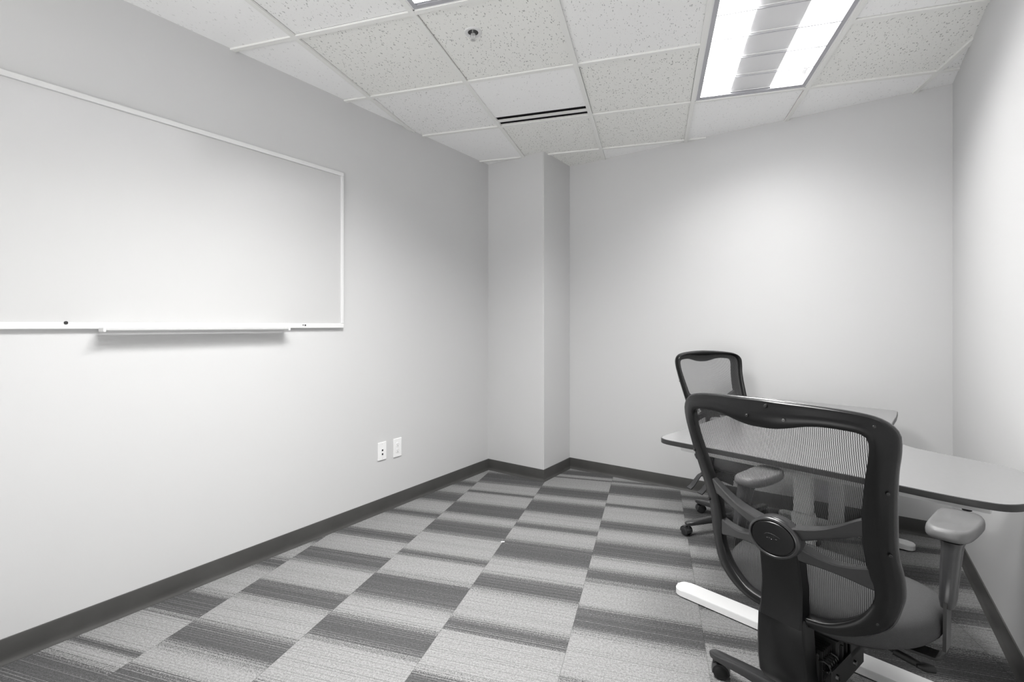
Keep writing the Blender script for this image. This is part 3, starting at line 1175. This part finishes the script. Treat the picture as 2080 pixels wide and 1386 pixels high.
    # ---- spine
    bm = bmesh.new()
    rows = []
    for q_, w_, a_, b_ in ((.375, .046, .014, .040), (.42, .048, .010, .040), (.48, .049, .004, .036), (.53, .050, .000, .034), (.568, .051, -.004, .030)):
        e = .004
        rows.append([bk(-w_, q_, a_), bk(-w_, q_, b_ - e), bk(-w_ + e, q_, b_), bk(w_ - e, q_, b_), bk(w_, q_, b_ - e), bk(w_ + .004, q_, a_)])
        for p in rows[-1]:
            p.y = bk(0, q_, 0).y + (p.y - bk(p.x, q_, 0).y)
    loft(bm, rows)
    link_mesh('spine_bracket', bm, M['plastic'], br, smooth=True, angle=35)
    bm = bmesh.new()
    ylo = bk(0, .568, 0).y
    rows = []
    for z, w_, yr, yf in ((.478, .054, ylo - .020, ylo + .012), (.455, .057, ylo - .026, ylo + .018), (.40, .059, ylo - .026, ylo + .022), (.34, .060, ylo - .022, ylo + .028),
                          (.300, .060, ylo - .015, ylo + .045), (.278, .057, ylo + .000, ylo + .060), (.268, .050, ylo + .030, ylo + .10), (.270, .045, ylo + .09, ylo + .12)):
        e = .007
        rows.append([Vector((-w_, yf, z)), Vector((-w_, yr + e, z)), Vector((-w_ + e * .4, yr + e * .4, z)), Vector((-w_ + e, yr, z)), Vector((w_ - e, yr, z)),
                     Vector((w_ - e * .4, yr + e * .4, z)), Vector((w_, yr + e, z)), Vector((w_ + .004, yf, z))])
    loft(bm, rows)
    sp = link_mesh('back_upright', bm, M['plastic'], t, smooth=True, angle=35)
    # J bar to the mechanism, under the cover
    bm = bmesh.new()
    bx(bm, -.035, .035, ylo + .04, -.06, .285, .315, bevel=.003)
    bx(bm, -.030, .030, -.085, -.05, .29, .36, bevel=.003)
    link_mesh('back_bar', bm, M['bar'], sp)
    for o_ in (fr, mf, br):
        o_.location.z = back_dz
    # ---- armrests
    for s in (-1, 1):
        bm = bmesh.new()
        rings = []
        for sc_, z in ((.80, .663), (.93, .664), (.99, .670), (1.0, .678), (.975, .687), (.92, .6925), (.82, .6925), (.55, .689), (.25, .688)):
            L = []
            for px, py in superellipse(.048, .110, 44, 0, 3.8):
                yy = .150 + py * sc_
                tw = 1 + 0.10 * (py / .112)
                L.append((s * .252 + px * sc_ * tw, yy, z + .005 * (py / .112) ** 2))
            rings.append(L)
        loft(bm, rings)
        pad = link_mesh('arm_pad', bm, M['pad'], t, smooth=True, angle=70)
        bm = bmesh.new()
        rings = []
        for z, yy, a_, b_ in ((.515, .040, .013, .024), (.535, .042, .016, .028), (.60, .062, .018, .030), (.650, .085, .020, .034), (.664, .095, .024, .040)):
            rings.append([(s * .262 + px, yy + py, z) for px, py in superellipse(a_, b_, 20, 0, 3.2)])
        loft(bm, rings)
        link_mesh('arm_post', bm, M['plastic_sat'], t, smooth=True, angle=50)
        bm = bmesh.new()
        pts = [(s * .262, .034, .53), (s * .262, .030, .47), (s * .262, .026, .415), (s * .258, .024, .400), (s * .246, .022, .390), (s * .20, .018, .388), (s * .10, .012, .388)]
        rows = []
        for i, p in enumerate(pts):
            a = Vector(pts[max(0, i - 1)]); b = Vector(pts[min(len(pts) - 1, i + 1)])
            d = (b - a).normalized()
            n_ = Vector((0, 1, 0))
            m__ = d.cross(n_).normalized()
            rows.append([Vector(p) + n_ * u * .022 + m__ * v * .0035 for u, v in ((-1, -1), (1, -1), (1, 1), (-1, 1))])
        loft(bm, rows)
        link_mesh('arm_bar', bm, M['bar'], t)
    # ---- mechanism
    bm = bmesh.new()
    bx(bm, -.082, .082, -.12, .13, .325, .392, bevel=.006)
    bx(bm, -.150, .150, -.03, .03, .380, .396, bevel=.002)
    bx(bm, -.120, .120, .10, .14, .380, .396, bevel=.002)
    bx(bm, -.060, .060, -.175, -.11, .290, .372, bevel=.008)
    for k in range(7):                                  # stiffening ribs
        y_ = -.108 + k * .026
        bx(bm, -.088, .088, y_, y_ + .006, .318, .380, bevel=.001)
        bx(bm, -.066, .066, -.172 + k * .010, -.169 + k * .010, .300, .379, bevel=.001)
    mc = link_mesh('tilt_mechanism', bm, M['plastic_dark'], t)
    for s in (-1, 1):
        bm = bmesh.new()
        bx(bm, s * .092 - .002, s * .092 + .002, -.190 if s > 0 else -.10, .02, .290, .352, bevel=.001)
        bx(bm, s * .092 - .002, s * .092 + .002, -.07, .10, .335, .385, bevel=.001)
        link_mesh('side_plate', bm, M['plastic_dark'], mc)
        for py, pz in ((-.165 if s > 0 else -.08, .330), (-.05, .318), (.05, .360)):
            bm = bmesh.new(); cyl(bm, (s * .093, py, pz), (s * .100, py, pz), .0075, .006, n=14)
            link_mesh('pivot_bolt', bm, M['steel'], mc, smooth=True)
    bm = bmesh.new()
    pts = [(.070 + .015 * cos(k * pi / 4), -.125 - .006 * k * .25, .345 + .015 * sin(k * pi / 4)) for k in range(36)]
    tube(bm, pts, .0032, n=6)
    link_mesh('tension_spring', bm, M['bar'], mc, smooth=True)
    if not paddles:
        bm = bmesh.new()
        tube(bm, [(.07, .01, .366), (.14, .012, .362), (.19, .020, .352)], .0042, n=10)
        tube(bm, [(.160, .016, .358), (.19, .022, .351), (.215, .028, .344)], [.009, .0095, .008], n=12)
        tube(bm, [(.205, .018, .346), (.219, .032, .343), (.232, .046, .340)], [.007, .015, .013], n=14, flat=(1, .7))
        link_mesh('height_lever', bm, M['plastic_dark'], t, smooth=True)
    else:
        for yy in (.010, .095):
            bm = bmesh.new()
            tube(bm, [(.08, yy, .372), (.20, yy, .372), (.27, yy, .372)], .006, n=10)
            cyl(bm, (.265, yy, .374), (.30, yy, .374), .013, n=14)
            pts = catmull([(.275, yy, .378), (.315, yy, .372), (.350, yy + .01, .352), (.385, yy + .018, .326), (.410, yy + .022, .314)], 4)
            rows = []
            for i, p in enumerate(pts):
                w_ = .011 + .007 * i / (len(pts) - 1)
                rows.append([Vector(p) + Vector((0, w_, .0028)), Vector(p) + Vector((0, -w_, .0028)), Vector(p) + Vector((-.002, -w_, -.003)), Vector(p) + Vector((-.002, w_, -.003))])
            loft(bm, rows)
            link_mesh('paddle_lever', bm, M['plastic_sat'], t, smooth=True, angle=40)
    # ---- gas lift
    bm = bmesh.new()
    cyl(bm, (0, 0, .07), (0, 0, .24), .025, n=24)
    cyl(bm, (0, 0, .24), (0, 0, .340), .014, n=20)
    cyl(bm, (0, 0, .12), (0, 0, .26), .030, .028, n=24)
    link_mesh('gas_lift', bm, M['plastic_dark'], t, smooth=True, angle=40)
    # ---- five star base
    bm = bmesh.new()
    lathe(bm, [(0, .062), (.040, .062), (.048, .075), (.050, .105), (.044, .120), (.032, .126), (0, .126)], n=30)
    RB = .335
    for k in range(5):
        an = phase + k * 2 * pi / 5
        ca, sa = cos(an), sin(an)
        rows = []
        for r_, zt_, w_, h_ in ((.02, .118, .026, .045), (.06, .117, .025, .042), (.14, .110, .022, .034), (.22, .100, .0195, .027), (.29, .090, .0195, .023), (.325, .085, .020, .020), (.345, .0825, .016, .017), (.354, .078, .008, .010)):
            L = []
            for u, v in ((-1, -1), (-1, -.25), (-.8, -.05), (-.45, 0), (.45, 0), (.8, -.05), (1, -.25), (1, -1)):
                L.append((r_ * ca - u * w_ * sa, r_ * sa + u * w_ * ca, zt_ + v * h_))
            rows.append(L)
        loft(bm, rows)
    link_mesh('star_base', bm, M['plastic_sat'], t, smooth=True, angle=40)
    for k in range(5):
        an = phase + k * 2 * pi / 5
        sw = (0.6, 2.2, -0.7, 1.4, -2.0)[k] if not paddles else (1.9, -0.9, 2.6, 0.3, 1.2)[k]
        cxx, cyy = RB * cos(an), RB * sin(an)
        Mx = Matrix.Translation((cxx, cyy, 0)) @ Matrix.Rotation(an + sw, 4, 'Z')
        bm = bmesh.new()
        cyl(bm, (0, 0, .052), (0, 0, .072), .0075, n=12)
        # hood over the twin wheels
        n_ = 14
        rows = []
        for u in (-.021, -.010, .010, .021):
            r_ = .0275 if abs(u) > .015 else .0300
            L = []
            for i in range(n_ + 1):
                a_ = radians(-12) + radians(204) * i / n_
                L.append((-.016 + r_ * cos(a_), u, .027 + r_ * sin(a_)))
            L2 = [(-.016 + (r_ - .006) * cos(radians(-12) + radians(204) * i / n_), u, .027 + (r_ - .006) * sin(radians(-12) + radians(204) * i / n_)) for i in range(n_, -1, -1)]
            rows.append(L + L2)
        loft(bm, rows)
        bx(bm, -.026, .010, -.005, .005, .020, .055, bevel=.002)
        bmesh.ops.transform(bm, matrix=Mx, verts=bm.verts)
        cs = link_mesh('caster', bm, M['plastic_sat'], t, smooth=True, angle=40)
        for s in (-1, 1):
            bm = bmesh.new()
            prof = [(0.0, 0.0), (.0215, 0.0), (.0255, .002), (.0262, .006), (.0255, .011), (.021, .0145), (.012, .016), (0.0, .0165)]
            lathe(bm, prof, n=26, M=Mx @ Matrix.Translation((-.016, s * .0065, .0264)) @ Matrix.Rotation(-s * pi / 2, 4, 'X'))
            link_mesh('wheel', bm, M['plastic_dark'] if not paddles else M['plastic_sat'], cs, smooth=True, angle=40)
    return t


make_chair('black mesh-back office chair in front, seen from behind, pulled up to the desk', -0.0551, 1.6177, -0.32294,
           radians(176.5), 0.0, 0.0, False)
make_chair('black mesh-back office chair facing forward, tucked in behind the desk by the back wall', -0.48745, 3.0372, -2.19924,
           radians(-12), 0.015, -0.018, True)
